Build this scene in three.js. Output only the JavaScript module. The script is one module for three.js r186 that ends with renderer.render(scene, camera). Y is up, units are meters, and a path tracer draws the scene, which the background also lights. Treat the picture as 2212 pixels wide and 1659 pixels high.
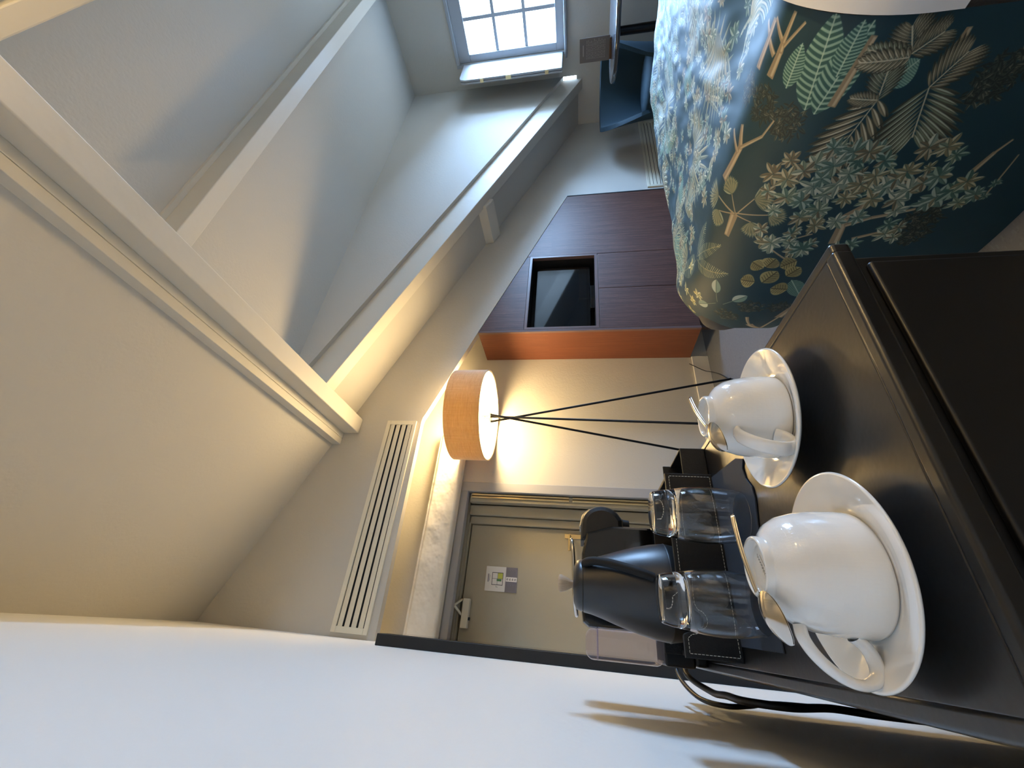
import * as THREE from 'three';
import { RoundedBoxGeometry } from 'three/addons/geometries/RoundedBoxGeometry.js';
import { mergeGeometries, toCreasedNormals } from 'three/addons/utils/BufferGeometryUtils.js';
import { RectAreaLightUniformsLib } from 'three/addons/lights/RectAreaLightUniformsLib.js';

// ---------------------------------------------------------------- camera, sky, lights, exposure
// The photograph was taken with the phone turned on its side: the room's up points to the picture's left.
const scene = new THREE.Scene();
const camera = new THREE.PerspectiveCamera(87.263, 2212 / 1659, 0.02, 60);
camera.position.set(0, 1, 0);
camera.rotation.order = 'YXZ';
camera.rotation.set(0.16778, -0.5586976, -0.00308 - Math.PI / 2);
const renderer = new THREE.WebGLRenderer({ antialias: true });
renderer.toneMapping = THREE.LinearToneMapping;
renderer.toneMappingExposure = 1.16;
renderer.shadowMap.enabled = true;
RectAreaLightUniformsLib.init();
scene.background = new THREE.Color().setRGB(5, 5.9, 6.8);
// daylight: the overcast sky filling the dormer window, an area light of the opening's own size outside its panes
const SKY = new THREE.RectAreaLight(new THREE.Color().setRGB(0.47, 0.81, 1.36), 72, 2.8, 2.3);
SKY.position.set(6.1, 2.65, -0.82); SKY.lookAt(2.4, 1.0, -1.0); scene.add(SKY);
const LAMP_POWER = 4.0, BEDSIDE_POWER = 4.4, LAMP_COLOR = new THREE.Color().setRGB(1.0, 0.73, 0.37);

// ---------------------------------------------------------------- helpers
let seed = 7;
const rnd = () => { seed = (seed * 1664525 + 1013904223) >>> 0; return seed / 4294967296; };
const taken = {};
function numbered(n) { const k = taken[n] = (taken[n] ?? -1) + 1; return k ? n + '_' + String(k).padStart(3, '0') : n; }
function shade(o) { o.castShadow = true; o.receiveShadow = true; return o; }
function thing(name, label, category, [x, y, z] = [0, 0, 0], turn = 0, group) {
  const o = new THREE.Group(); o.name = numbered(name); o.position.set(x, y, z); o.rotation.y = turn;
  o.userData = { label, category }; if (group) o.userData.group = group; scene.add(o); return o;
}
function tag(o, label, category, group) { o.userData = { label, category }; if (group) o.userData.group = group; return o; }
function merge(g) { if (!Array.isArray(g)) return g; if (g.length === 1) return g[0]; return mergeGeometries(g.map((q) => { const r = q.index ? q.toNonIndexed() : q.clone(); for (const k of Object.keys(r.attributes)) if (!['position', 'normal', 'uv'].includes(k)) r.deleteAttribute(k); return r; })); }
function obj(name, g, m, parent = scene, at) {
  const o = shade(new THREE.Mesh(merge(g), m)); o.name = parent === scene ? numbered(name) : name;
  if (at) o.position.set(...at); parent.add(o); return o;
}
function struct(name, g, m, parent = scene) { const o = obj(name, g, m, parent); if (parent === scene) o.userData.kind = 'structure'; return o; }
// texture coordinates in metres, by the way each face looks
function metres(g) {
  const q = g.index ? g.toNonIndexed() : g, p = q.attributes.position, n = q.attributes.normal, uv = new Float32Array(p.count * 2);
  for (let i = 0; i < p.count; i += 3) {
    let nx = 0, ny = 0, nz = 0; for (let k = 0; k < 3; k++) { nx += n.getX(i + k); ny += n.getY(i + k); nz += n.getZ(i + k); }
    nx = Math.abs(nx); ny = Math.abs(ny); nz = Math.abs(nz);
    for (let k = 0; k < 3; k++) {
      const j = i + k, X = p.getX(j), Y = p.getY(j), Z = p.getZ(j);
      uv[2 * j] = nx > ny && nx > nz ? Z : X; uv[2 * j + 1] = ny >= nx && ny >= nz ? Z : Y;
    }
  }
  q.setAttribute('uv', new THREE.BufferAttribute(uv, 2)); return q;
}
function bx(x0, x1, y0, y1, z0, z1, r = 0) {
  const w = x1 - x0, h = y1 - y0, d = z1 - z0;
  const g = r ? new RoundedBoxGeometry(w, h, d, 2, Math.min(r, w / 2.01, h / 2.01, d / 2.01)) : new THREE.BoxGeometry(w, h, d);
  g.translate((x0 + x1) / 2, (y0 + y1) / 2, (z0 + z1) / 2); return metres(g);
}
// a polygon in the X-Y plane pushed from z0 to z1
function poly(pts, z0, z1, bevel = 0, holes = []) {
  const s = new THREE.Shape(pts.map((p) => new THREE.Vector2(...p))); for (const h of holes) s.holes.push(new THREE.Path(h.map((p) => new THREE.Vector2(...p))));
  const g = new THREE.ExtrudeGeometry(s, { depth: z1 - z0 - 2 * bevel, bevelEnabled: bevel > 0, bevelSize: bevel, bevelThickness: bevel, bevelOffset: -bevel, bevelSegments: 2, curveSegments: 10 });
  g.translate(0, 0, z0 + bevel); return metres(g);
}
function polyZY(pts, x0, x1, bevel = 0, holes = []) { // polygon given as (z, y), pushed along x
  const g = poly(pts.map(([z, y]) => [-z, y]), x0, x1, bevel, holes.map((h) => h.map(([z, y]) => [-z, y])));
  g.rotateY(Math.PI / 2); return metres(g);
}
const V = (x, y, z) => new THREE.Vector3(x, y, z);
function rod(a, b, r0, r1 = r0, n = 12) {
  const A = V(...a), B = V(...b), d = B.clone().sub(A), g = new THREE.CylinderGeometry(r1, r0, d.length(), n);
  g.applyQuaternion(new THREE.Quaternion().setFromUnitVectors(V(0, 1, 0), d.normalize())); g.translate(...A.add(B).multiplyScalar(.5).toArray()); return g;
}
function tube(pts, r, n = 60, k = 10) { return new THREE.TubeGeometry(new THREE.CatmullRomCurve3(pts.map((p) => V(...p))), n, r, k); }
function lathe(pts, n = 72) { return new THREE.LatheGeometry(pts.map((p) => new THREE.Vector2(...p)), n); }
function canvas(w, h, draw) { const c = document.createElement('canvas'); c.width = w; c.height = h; draw(c.getContext('2d'), w, h); return c; }
function ctex(w, h, draw, sx = 1, sy = 1, srgb = true) {
  const t = new THREE.CanvasTexture(canvas(w, h, draw)); t.wrapS = t.wrapT = THREE.RepeatWrapping; t.repeat.set(sx, sy);
  if (srgb) t.colorSpace = THREE.SRGBColorSpace; return t;
}
// tiling value noise, several octaves, 0..1
function noiseTex(size, cells, oct, sx, sy, lo = 0, hi = 1, gain = .5) {
  const d = new Uint8Array(size * size * 4), f = new Float32Array(size * size); let amp = 1, sum = 0, c = cells;
  for (let o = 0; o < oct; o++, c *= 2, amp *= gain) {
    const g = new Float32Array(c * c).map(() => rnd()); sum += amp;
    for (let y = 0; y < size; y++) for (let x = 0; x < size; x++) {
      const u = x / size * c, v = y / size * c, i = u | 0, j = v | 0; let a = u - i, b = v - j; a = a * a * (3 - 2 * a); b = b * b * (3 - 2 * b);
      const i1 = (i + 1) % c, j1 = (j + 1) % c;
      f[y * size + x] += amp * ((g[j * c + i] * (1 - a) + g[j * c + i1] * a) * (1 - b) + (g[j1 * c + i] * (1 - a) + g[j1 * c + i1] * a) * b);
    }
  }
  for (let i = 0; i < f.length; i++) { const v = Math.max(0, Math.min(255, 255 * (lo + (hi - lo) * f[i] / sum))); d[4 * i] = d[4 * i + 1] = d[4 * i + 2] = v; d[4 * i + 3] = 255; }
  const t = new THREE.DataTexture(d, size, size); t.wrapS = t.wrapT = THREE.RepeatWrapping; t.repeat.set(sx, sy); t.magFilter = THREE.LinearFilter; t.needsUpdate = true; return t;
}
const std = (color, roughness, more = {}) => new THREE.MeshStandardMaterial({ color, roughness, ...more });
const phys = (color, roughness, more = {}) => new THREE.MeshPhysicalMaterial({ color, roughness, ...more });

// ---------------------------------------------------------------- materials
const orangePeel = noiseTex(512, 48, 3, 2, 2), lumps = noiseTex(256, 6, 4, 1.5, 1.5);
const M = {
  paint: std('#c5c0b5', .72, { bumpMap: orangePeel, bumpScale: .0006 }),
  whiteWall: std('#eeebe4', .5, { bumpMap: orangePeel, bumpScale: .0004 }),
  beam: std('#d3cdbf', .5, { bumpMap: lumps, bumpScale: .003 }),
  rough: std('#efe7d6', .6, { bumpMap: lumps, bumpScale: .02 }),
  trim: std('#dcd8cf', .45),
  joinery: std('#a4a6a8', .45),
  doorPaint: std('#a9a18c', .5, { bumpMap: orangePeel, bumpScale: .0003 }),
  casing: std('#a9a8a8', .4),
  grille: std('#e3dcc6', .45),
  dark: std('#0a0a0b', .7),
  blackPanel: std('#17191b', .55),
  lacquer: phys('#0d0d0e', .3, { clearcoat: .5, clearcoatRoughness: .26, bumpMap: noiseTex(256, 60, 2, 4, 4), bumpScale: .0001 }),
  grip: std('#08090a', .75),
  carcass: std('#060607', .42),
  blackMetal: std('#141416', .35, { metalness: .6 }),
  brass: std('#d6c090', .34, { metalness: 1 }),
  steel: std('#cfcac2', .14, { metalness: 1 }),
  china: phys('#f0ede6', .12, { clearcoat: .6, clearcoatRoughness: .04 }),
  glass: phys('#ffffff', .0, { transmission: 1, thickness: .01, ior: 1.5, attenuationColor: new THREE.Color('#e8f2f4'), attenuationDistance: .4 }),
  pane: phys('#ffffff', 0, { transmission: 1, thickness: 0, ior: 1.5 }),
  kettle: phys('#23262a', .38, { clearcoat: .15, clearcoatRoughness: .3 }),
  gloss: phys('#0b0b0c', .12, { clearcoat: .6, clearcoatRoughness: .05 }),
  plastic: std('#101112', .45),
  leather: std('#0e0e0f', .55, { bumpMap: noiseTex(256, 40, 3, 12, 12), bumpScale: .0004 }),
  thread: std('#d8d2c4', .8),
  teal: std('#12303c', .8, { bumpMap: noiseTex(256, 64, 2, 10, 10), bumpScale: .0006 }),
  grey: std('#55524f', .95, { bumpMap: noiseTex(256, 64, 2, 10, 10), bumpScale: .001 }),
  sheet: std('#e6e4e2', .9, { bumpMap: noiseTex(256, 8, 4, 2, 2), bumpScale: .004, side: THREE.DoubleSide }),
  paper: std('#2c3440', .8),
};

// ---------------------------------------------------------------- the room
const XL = -.105, XR = 5.056, ZB = -2.42, ZN = -2.797, ZD = -2.97, ZF = .85, ZC = -1.93, ZC2 = -.2;
const P1 = (x) => 1.014 + (XR - x) * .4235;      // underside of the roof slope
function woodTex(base, streak, seedN, w = 512, h = 1024, n = 1500) {
  return ctex(w, h, (c) => {
    seed = seedN; c.fillStyle = base; c.fillRect(0, 0, w, h);
    for (let i = 0; i < n; i++) {
      const x = rnd() * w, y = rnd() * h, l = 40 + rnd() * 260; c.strokeStyle = streak[rnd() * streak.length | 0]; c.globalAlpha = .08 + rnd() * .22; c.lineWidth = .6 + rnd() * 1.8;
      c.beginPath(); c.moveTo(x, y); c.bezierCurveTo(x + rnd() * 4 - 2, y + l / 3, x + rnd() * 4 - 2, y + 2 * l / 3, x + rnd() * 6 - 3, y + l); c.stroke();
    }
  }, 1.6, .8);
}
const floorTex = ctex(1024, 1024, (c, w, h) => {
  seed = 31; c.fillStyle = '#5f6269'; c.fillRect(0, 0, w, h);
  for (let i = 0; i < 9000; i++) { c.fillStyle = rnd() < .5 ? '#787c86' : '#484c54'; c.globalAlpha = .12 + .2 * rnd(); c.fillRect(rnd() * w, rnd() * h, 1 + rnd() * 16, 1 + rnd() * 4); }
}, 1, 1);
struct('floor', bx(XL - .1, XR + .15, -.08, 0, -3.2, ZF + .1), std('#ffffff', .75, { map: floorTex }));
// left wall, near wall, far walls
struct('wall_left', bx(XL - .1, XL, 0, 3.35, -3.1, ZF + .1), M.whiteWall);
struct('wall_near', poly([[XL, 0], [XR, 0], [XR, P1(XR) + .05], [XL, P1(XL) + .05]], ZF, ZF + .1), M.paint);
struct('wall_far', poly([[XL, 2.09], [1.20, 2.103], [1.235, 2.098], [1.27, 2.082], [1.993, 1.802], [3.702, 1.121], [3.702, 0], [XR, 0], [XR, P1(XR) + .03], [XL, P1(XL) + .03]], ZB - .05, ZB), M.paint);
struct('wall_niche', poly([[.905, 0], [3.9, 0], [3.9, P1(3.9)], [XL, P1(XL)], [XL, 1.848], [.905, 1.848]], ZN - .1, ZN), M.paint);
struct('wall_entrance', [bx(XL, .905, 1.80, 1.95, ZD - .12, ZN - .1), bx(.905, 1.0, 0, 1.95, ZD - .12, ZN - .1), bx(XL, 1.0, 0, 1.95, ZD - .2, ZD - .06)], M.doorPaint);
struct('wall_right', polyZY([[ZB, 0], [ZF, 0], [ZF, 1.03], [ZC2, 1.03], [ZC2, 2.86], [ZC, 2.86], [ZC, 1.03], [ZB, 1.03]], XR, XR + .12, 0, [[[-1.70, 1.145], [-.44, 1.145], [-.44, 2.25], [-1.70, 2.25]]]), M.paint);
// the roof slope with the dormer cut out of it, the dormer's flat ceiling and its cheeks
const slope = (x0, x1, z0, z1) => poly([[x0, P1(x0)], [x1, P1(x1)], [x1, P1(x1) + .12], [x0, P1(x0) + .12]], z0, z1);
struct('ceiling', [slope(XL - .1, 1.16, -2.9, ZF + .1), slope(1.16, XR + .12, -2.9, ZC - .06), slope(1.16, XR + .12, ZC2 + .06, ZF + .1)], M.paint);
struct('ceiling', bx(1.13, XR + .12, 2.835, 2.95, ZC - .1, ZC2 + .1), M.paint);
const cheek = (z0, z1, o) => poly([[1.2, P1(1.2) + o], [XR, P1(XR) + o], [XR, 2.84], [1.2, 2.84]], z0, z1);
struct('wall_dormer', cheek(ZC - .10, ZC, .155), M.paint);
struct('wall_dormer', cheek(ZC2, ZC2 + .10, .155), M.paint);
// painted timbers
function timber(g, label) { const o = struct('beam', g, M.beam); o.userData.label = label; return o; }
timber([bx(1.103, 1.213, 2.55, 2.86, ZB, ZF, .006), bx(1.062, 1.1035, 2.664, 2.80, ZB, ZF, .003), bx(1.016, 1.060, 2.663, 2.82, ZB, ZF, .003), bx(1.05, 1.07, 2.67, 2.8, ZB, ZF)], 'white painted roof purlin crossing the whole ceiling towards the far wall');
const rafter = (z0, z1, drop) => poly([[1.19, P1(1.19) - drop], [XR, P1(XR) - drop], [XR, P1(XR) + .18], [1.19, P1(1.19) + .18]], z0, z1, .004);
timber(rafter(-2.06, -1.962, .045), 'white painted sloping rafter under the far dormer cheek');
timber(rafter(-.226, -.172, .05), 'white painted sloping rafter along the near dormer cheek');
timber([bx(1.2, XR, 2.70, 2.84, -.97, -.89, .004), bx(1.2, XR, 2.815, 2.836, -.8895, -.868)], 'white painted straight beam across the flat dormer ceiling');
timber(poly([[3.06, P1(3.06) - .07], [3.17, P1(3.17) - .075], [3.18, P1(3.18) + .02], [3.05, P1(3.05) + .02]], ZB, -2.04, .012), 'short white stub of timber between the rafter and the far wall');
{ // old plastered timber over the entrance
  const g = bx(XL, 1.25, 1.848, 2.04, ZN, -2.70, .022); const o = struct('beam', g, M.rough); o.userData.label = 'lumpy plastered lintel beam above the entrance door behind the lamp';
  struct('beam', [bx(XL, 1.22, 2.03, 2.055, ZN, -2.715, .01)], M.rough).userData.label = 'lumpy plaster ledge on top of the lintel beam';
}
struct('baseboard_far', bx(.905, 1.995, 0, .122, ZN, ZN + .018, .003), M.trim);

// ---------------------------------------------------------------- window
{
  const w = new THREE.Group(); w.name = 'window_1'; w.userData = { kind: 'structure', label: 'small-paned white dormer window with daylight behind it' }; scene.add(w);
  const x0 = 5.07, x1 = 5.13, z0 = -1.70, z1 = -.44, y0 = 1.145, y1 = 2.25, fz = .068, yb = 1.228, yt = 2.13;
  obj('frame', [bx(x0, x1, y0, yb, z0, z1, .006), bx(x0, x1, yt, y1, z0, z1, .006), bx(x0, x1, yb, yt, z0, z0 + fz, .006), bx(x0, x1, yb, yt, z1 - fz, z1, .006)], M.joinery, w);
  obj('casing', [bx(5.035, 5.058, y0 - .03, y1 + .03, z0 - .03, z0, .004), bx(5.035, 5.058, y1, y1 + .03, z0, z1, .004)], M.joinery, w);
  obj('sill', bx(5.0, 5.07, y0 - .025, y0, z0 - .05, z1 + .05, .008), M.joinery, w);
  const cols = 4, rows = 3, zz = (i) => z0 + fz + (z1 - z0 - 2 * fz) * i / cols, yy = (j) => yb + (yt - yb) * j / rows;
  for (let i = 1; i < cols; i++) obj('muntin', bx(5.085, 5.115, yb, yt, zz(i) - (i === 2 ? .03 : .015), zz(i) + (i === 2 ? .03 : .015), .002), M.joinery, w);
  for (let j = 1; j < rows; j++) obj('muntin', bx(5.087, 5.113, yy(j) - .015, yy(j) + .015, z0 + fz, z1 - fz, .002), M.joinery, w);
  for (let i = 0; i < cols; i++) for (let j = 0; j < rows; j++) obj('pane', bx(5.099, 5.1, yy(j), yy(j + 1), zz(i), zz(i + 1)), M.pane, w);
  const s = thing('window_shutter', 'white folded wooden shutter standing open beside the window, brass hinges on its edge', 'shutter', [5.03, 1.165, -1.715]);
  const leafShape = (z0) => { const g = poly([[-.37, 0], [0, .0], [0, 1.035], [-.30, 1.035], [-.345, 1.02], [-.37, .97]], z0, z0 + .019, .003); return g; };
  obj('leaf', leafShape(-.004), M.joinery, s); obj('leaf', leafShape(-.027), M.joinery, s);
  for (const y of [.13, .50, .78]) { obj('hinge', bx(-.3735, -.366, y, y + (y === .5 ? .055 : .035), -.022, .012, .001), M.brass, s); }
}

// ---------------------------------------------------------------- entrance: casing, open leaf edge, entry door
{
  const d = new THREE.Group(); d.name = 'door_1'; d.userData = { kind: 'structure', label: 'plain beige entry door at the end of the short lobby' }; scene.add(d);
  const dl = obj('leaf', bx(XL + .01, .644, .01, 1.781, ZD - .04, ZD, .003), M.doorPaint, d);
  obj('frame', [bx(.648, .70, 0, 1.80, ZD - .03, ZD + .03, .004), bx(XL, .70, 1.787, 1.80, ZD - .03, ZD + .03, .003)], M.doorPaint, d);
  const h = obj('handle', [rod([.60, 1.075, ZD], [.60, 1.075, ZD + .05], .009), rod([.60, 1.075, ZD + .045], [.50, 1.075, ZD + .045], .009), bx(.585, .615, .98, 1.11, ZD, ZD + .008, .003)], M.brass, d);
  const c = obj('door_closer', bx(-.005, .164, 1.72, 1.765, ZD, ZD + .045, .004), M.grille, d);
  obj('arm', [rod([.07, 1.77, ZD + .03], [.115, 1.80, ZD + .12], .008), rod([.115, 1.80, ZD + .12], [.155, 1.775, ZD + .03], .007)], M.grille, d);
  obj('knob', bx(.04, .058, 1.708, 1.721, ZD + .02, ZD + .035, .002), M.dark, d);
  const e = new THREE.Group(); e.name = 'door_2'; e.userData = { kind: 'structure', label: 'edge of the open lobby door leaf with brass bolt strips' }; scene.add(e);
  obj('casing', [bx(.838, .905, 0, 1.848, ZN - .06, ZN + .006, .004), bx(XL, .8385, 1.798, 1.848, ZN - .06, ZN + .006, .004)], M.casing, e);
  obj('leaf', [bx(.775, .836, 0, 1.79, -2.90, -2.835, .008)], M.doorPaint, e);
  for (const x of [.826, .806]) obj('bolt', [rod([x, .25, -2.828], [x, 1.055, -2.828], .0075), rod([x, 1.08, -2.828], [x, 1.775, -2.828], .0075)], M.brass, e);
  obj('panel', [bx(.70, .775, 0, 1.80, -2.94, -2.905, .01)], M.doorPaint, e);
}
{ // the plan on the door
  const t = ctex(256, 368, (c) => {
    c.fillStyle = '#dcd9d2'; c.fillRect(0, 0, 256, 368);
    c.fillStyle = '#77737a'; c.fillRect(0, 234, 256, 134); c.fillStyle = '#e8e4dc'; c.fillRect(108, 238, 46, 128);
    c.fillStyle = '#8d8990'; c.fillRect(92, 26, 84, 13); c.fillStyle = '#777'; c.fillRect(104, 46, 60, 4);
    c.strokeStyle = '#3c3c40'; c.lineWidth = 6; c.strokeRect(66, 78, 126, 124); c.lineWidth = 3; c.beginPath(); c.moveTo(129, 78); c.lineTo(129, 202); c.moveTo(66, 140); c.lineTo(192, 140); c.stroke();
    c.fillStyle = '#b9c050'; c.fillRect(66, 140, 0, 0); c.fillRect(131, 143, 58, 56);
    c.fillStyle = '#4a7a4e'; c.fillRect(104, 132, 22, 56); c.strokeStyle = '#4a5a50'; c.beginPath(); c.moveTo(58, 130); c.lineTo(44, 130); c.lineTo(44, 150); c.stroke();
    c.fillStyle = '#4b464d'; for (let i = 0; i < 4; i++) { c.fillRect(120, 248 + i * 30, 20, 5); c.fillRect(122, 248 + i * 30, 5, 18); c.fillRect(134, 252 + i * 30, 6, 14); }
    c.fillStyle = '#5c585e'; for (let i = 0; i < 7; i++) { c.fillRect(14, 250 + i * 15, 70 - (i * 17) % 30, 3); c.fillRect(168, 250 + i * 15, 74 - (i * 13) % 28, 3); }
  });
  const s = thing('door_notice', 'small printed escape plan notice fixed to the beige entry door', 'notice', [.298, 1.531, ZD + .001]);
  const g = new THREE.BoxGeometry(.152, .216, .003); g.translate(0, 0, .0015); obj('sheet', g, std('#ffffff', .35, { map: t }), s);
}
{ // tall black panel on the left wall
  const t = thing('wall_panel', 'tall thick-edged black panel hung on the left wall by the entrance', 'panel', [XL, 0, -2.09]);
  obj('frame', [bx(0, .048, .02, 1.935, -.36, 0, .003)], M.blackPanel, t);
  obj('face', bx(.0475, .0495, .06, 1.90, -.33, -.03), M.gloss, t);
}

// ---------------------------------------------------------------- ventilation grilles
function grille(name, label, pos, w, h, n, group) {
  const t = thing(name, label, 'grille', pos, 0, group), e = .026;
  obj('frame', [bx(-w / 2, w / 2, h - e, h, 0, .012, .002), bx(-w / 2, w / 2, 0, e, 0, .012, .002), bx(-w / 2, -w / 2 + .03, e, h - e, 0, .012, .002), bx(w / 2 - .03, w / 2, e, h - e, 0, .012, .002)], M.grille, t);
  obj('backing', bx(-w / 2 + .02, w / 2 - .02, .02, h - .02, .0005, .002), M.dark, t);
  const p = (h - 2 * e) / n;
  for (let i = 0; i < n; i++) { const s = obj('slat', bx(-w / 2 + .028, w / 2 - .028, -p * .42, p * .42, -.0015, .0015, .001), M.grille, t, [0, e + p * (i + .5), .007]); s.rotation.x = -.28; }
  return t;
}
grille('ventilation_grille', 'long cream ventilation grille high on the far wall above the entrance', [.56, 2.134, ZB], 1.285, .217, 4);
grille('ventilation_grille', 'long ventilation grille low on the far wall behind the bed', [4.34, .14, ZB], 1.22, .217, 5);

// ---------------------------------------------------------------- wardrobe with television
const walnut = woodTex('#56352a', ['#22120c', '#8a5c48', '#341d15', '#9a6d56'], 11, 512, 1024, 3200);
const orangeWood = woodTex('#71402a', ['#4f2a1a', '#8c5535', '#633620', '#9a6340'], 12);
{
  const mF = phys('#ffffff', .45, { map: walnut }), mS = phys('#ffffff', .42, { map: orangeWood }), mE = phys('#6d5550', .35);
  const t = thing('wardrobe', 'built-in dark walnut wardrobe under the roof slope with an orange-brown side', 'wardrobe');
  const E = (x) => 1.802 - (x - 1.993) * .3985 - .004, zf = ZB - .001;
  obj('side_panel', poly([[0, .13], [.374, .13], [.374, E(1.993)], [0, E(1.993)]], 0, .018).rotateY(Math.PI / 2).translate(1.993, 0, zf - .0), mS, t);
  obj('side_edge', bx(1.991, 2.012, .13, E(2.0), zf - .02, zf + .001), mE, t);
  obj('plinth', bx(2.02, 3.70, 0, .13, zf - .06, zf - .03), std('#2a1613', .6), t);
  const front = (x0, x1, y0, y1) => poly(y1 ? [[x0, y0], [x1, y0], [x1, y1], [x0, y1]] : [[x0, y0], [x1, y0], [x1, E(x1)], [x0, E(x0)]], zf - .02, zf, .0015);
  obj('door', front(2.846, 3.690, .135), mF, t); obj('edge_strip', bx(3.692, 3.703, .0, 1.12, zf - .02, zf + .002), M.dark, t);
  obj('door', front(2.014, 2.428, .135, .850), mF, t); obj('door', front(2.432, 2.842, .135, .850), mF, t);
  obj('top_panel', front(2.014, 2.842, 1.436), mF, t);
  obj('niche_frame', [bx(2.014, 2.842, 1.412, 1.434, zf - .03, zf + .002), bx(2.014, 2.842, .854, .878, zf - .03, zf + .002), bx(2.014, 2.034, .878, 1.412, zf - .03, zf + .002), bx(2.822, 2.842, .878, 1.412, zf - .03, zf + .002)], mE, t);
  obj('niche', [bx(2.034, 2.822, .870, .878, zf - .2, zf - .03), bx(2.034, 2.822, 1.412, 1.42, zf - .2, zf - .03), bx(2.026, 2.034, .878, 1.412, zf - .2, zf - .03), bx(2.822, 2.83, .878, 1.412, zf - .2, zf - .03), bx(2.03, 2.826, .874, 1.416, zf - .21, zf - .2)], M.dark, t);
  const tv = thing('television', 'flat black television switched off in the wardrobe niche', 'television', [2.42, .915, ZB - .10], -.05);
  obj('casing', bx(-.36, .36, 0, .46, -.03, 0, .006), M.gloss, tv);
  obj('screen', bx(-.335, .335, .03, .445, -.0005, .0012), phys('#0a1016', .06, { clearcoat: 1, clearcoatRoughness: .03 }), tv);
  obj('stand', bx(-.12, .12, -.037, .0, -.04, .02, .004), M.gloss, tv);
}

// ---------------------------------------------------------------- floor lamp
{
  const LX = 1.29, LZ = -2.475, yb = 1.632, yt = 1.868, R = .318;
  const linen = ctex(512, 512, (c, w, h) => { seed = 5; c.fillStyle = '#d6c295'; c.fillRect(0, 0, w, h); for (let i = 0; i < 5200; i++) { c.globalAlpha = .10 + .16 * rnd(); c.fillStyle = rnd() < .5 ? '#b8976a' : '#efdcbc'; if (rnd() < .5) c.fillRect(rnd() * w, rnd() * h, 20 + rnd() * 90, 1.4); else c.fillRect(rnd() * w, rnd() * h, 1.4, 20 + rnd() * 90); } }, 6, 1);
  const t = thing('floor_lamp', 'tripod floor lamp with wide tan linen drum shade, lit, beside the wardrobe', 'lamp', [LX, 0, LZ]);
  const ring = (r0, r1, y0, y1) => lathe([[r0, y0], [r1, y0], [r1, y1], [r0, y1], [r0, y0]], 96);
  obj('shade', ring(R - .0012, R, yb, yt), phys('#ffffff', .95, { map: linen, transmission: .6, thickness: 0, side: THREE.DoubleSide }), t);
  obj('shade_lining', ring(R - .0042, R - .003, yb + .001, yt - .001), phys('#fbf3da', .95, { transmission: .34, thickness: 0, side: THREE.DoubleSide }), t);
  obj('shade_frame', [tube([...Array(25)].map((_, i) => [(R - .006) * Math.cos(i / 24 * 6.2832), yb + .003, (R - .006) * Math.sin(i / 24 * 6.2832)]), .0022, 96, 6), ...[0, 1, 2].map((k) => rod([.02 * Math.cos(k * 2.094 + .4), yb + .03, .02 * Math.sin(k * 2.094 + .4)], [(R - .006) * Math.cos(k * 2.094 + .4), yb + .004, (R - .006) * Math.sin(k * 2.094 + .4)], .0016))], M.steel, t);
  const hub = [-.02, yb - .002, 0];
  obj('socket', [rod([hub[0], hub[1] - .012, 0], [hub[0], hub[1], 0], .034), rod([hub[0], hub[1], 0], [hub[0], hub[1] + .055, 0], .013)], M.steel, t);
  const bulb = new THREE.SphereGeometry(.034, 24, 18); bulb.scale(1, 1.2, 1);
  obj('bulb', bulb, new THREE.MeshStandardMaterial({ color: '#fff2d8', emissive: LAMP_COLOR, emissiveIntensity: 8 }), t, [hub[0], yb + .15, -.02]);
  const pl = new THREE.PointLight(LAMP_COLOR, LAMP_POWER); pl.castShadow = true; pl.shadow.radius = 6; pl.position.set(hub[0], yb + .15, -.02); t.add(pl);
  const feet = [[1.545, -2.425], [1.085, -2.19], [1.1, -2.70]], cross = [1.266 - LX, 1.452, 0];
  for (const [fx, fz] of feet) {
    const f = [fx - LX, .0, fz - LZ], k = (yb - .012 - cross[1]) / cross[1], top = [cross[0] - (f[0] - cross[0]) * k, yb - .012, -(f[2]) * k];
    const o = [.006 * Math.sign(f[2] + .01), 0, .006];
    obj('leg', [rod([top[0] + o[0], top[1], top[2]], [f[0] + o[0], .012, f[2]], .0075), rod([f[0] + o[0], .006, f[2]], [f[0] * .86 + o[0], .008, f[2] * .86], .006)], M.blackMetal, t);
  }
  const cord = obj('lamp_cord', tube([[1.56, .010, -2.45], [1.70, .005, -2.60], [1.80, .008, -2.72], [1.845, .05, -2.765], [1.885, .105, -2.772], [1.92, .15, -2.776]], .003, 50, 6), M.plastic); tag(cord, 'thin black cord from the floor lamp up to the wall beside the wardrobe', 'cord');
}

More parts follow.
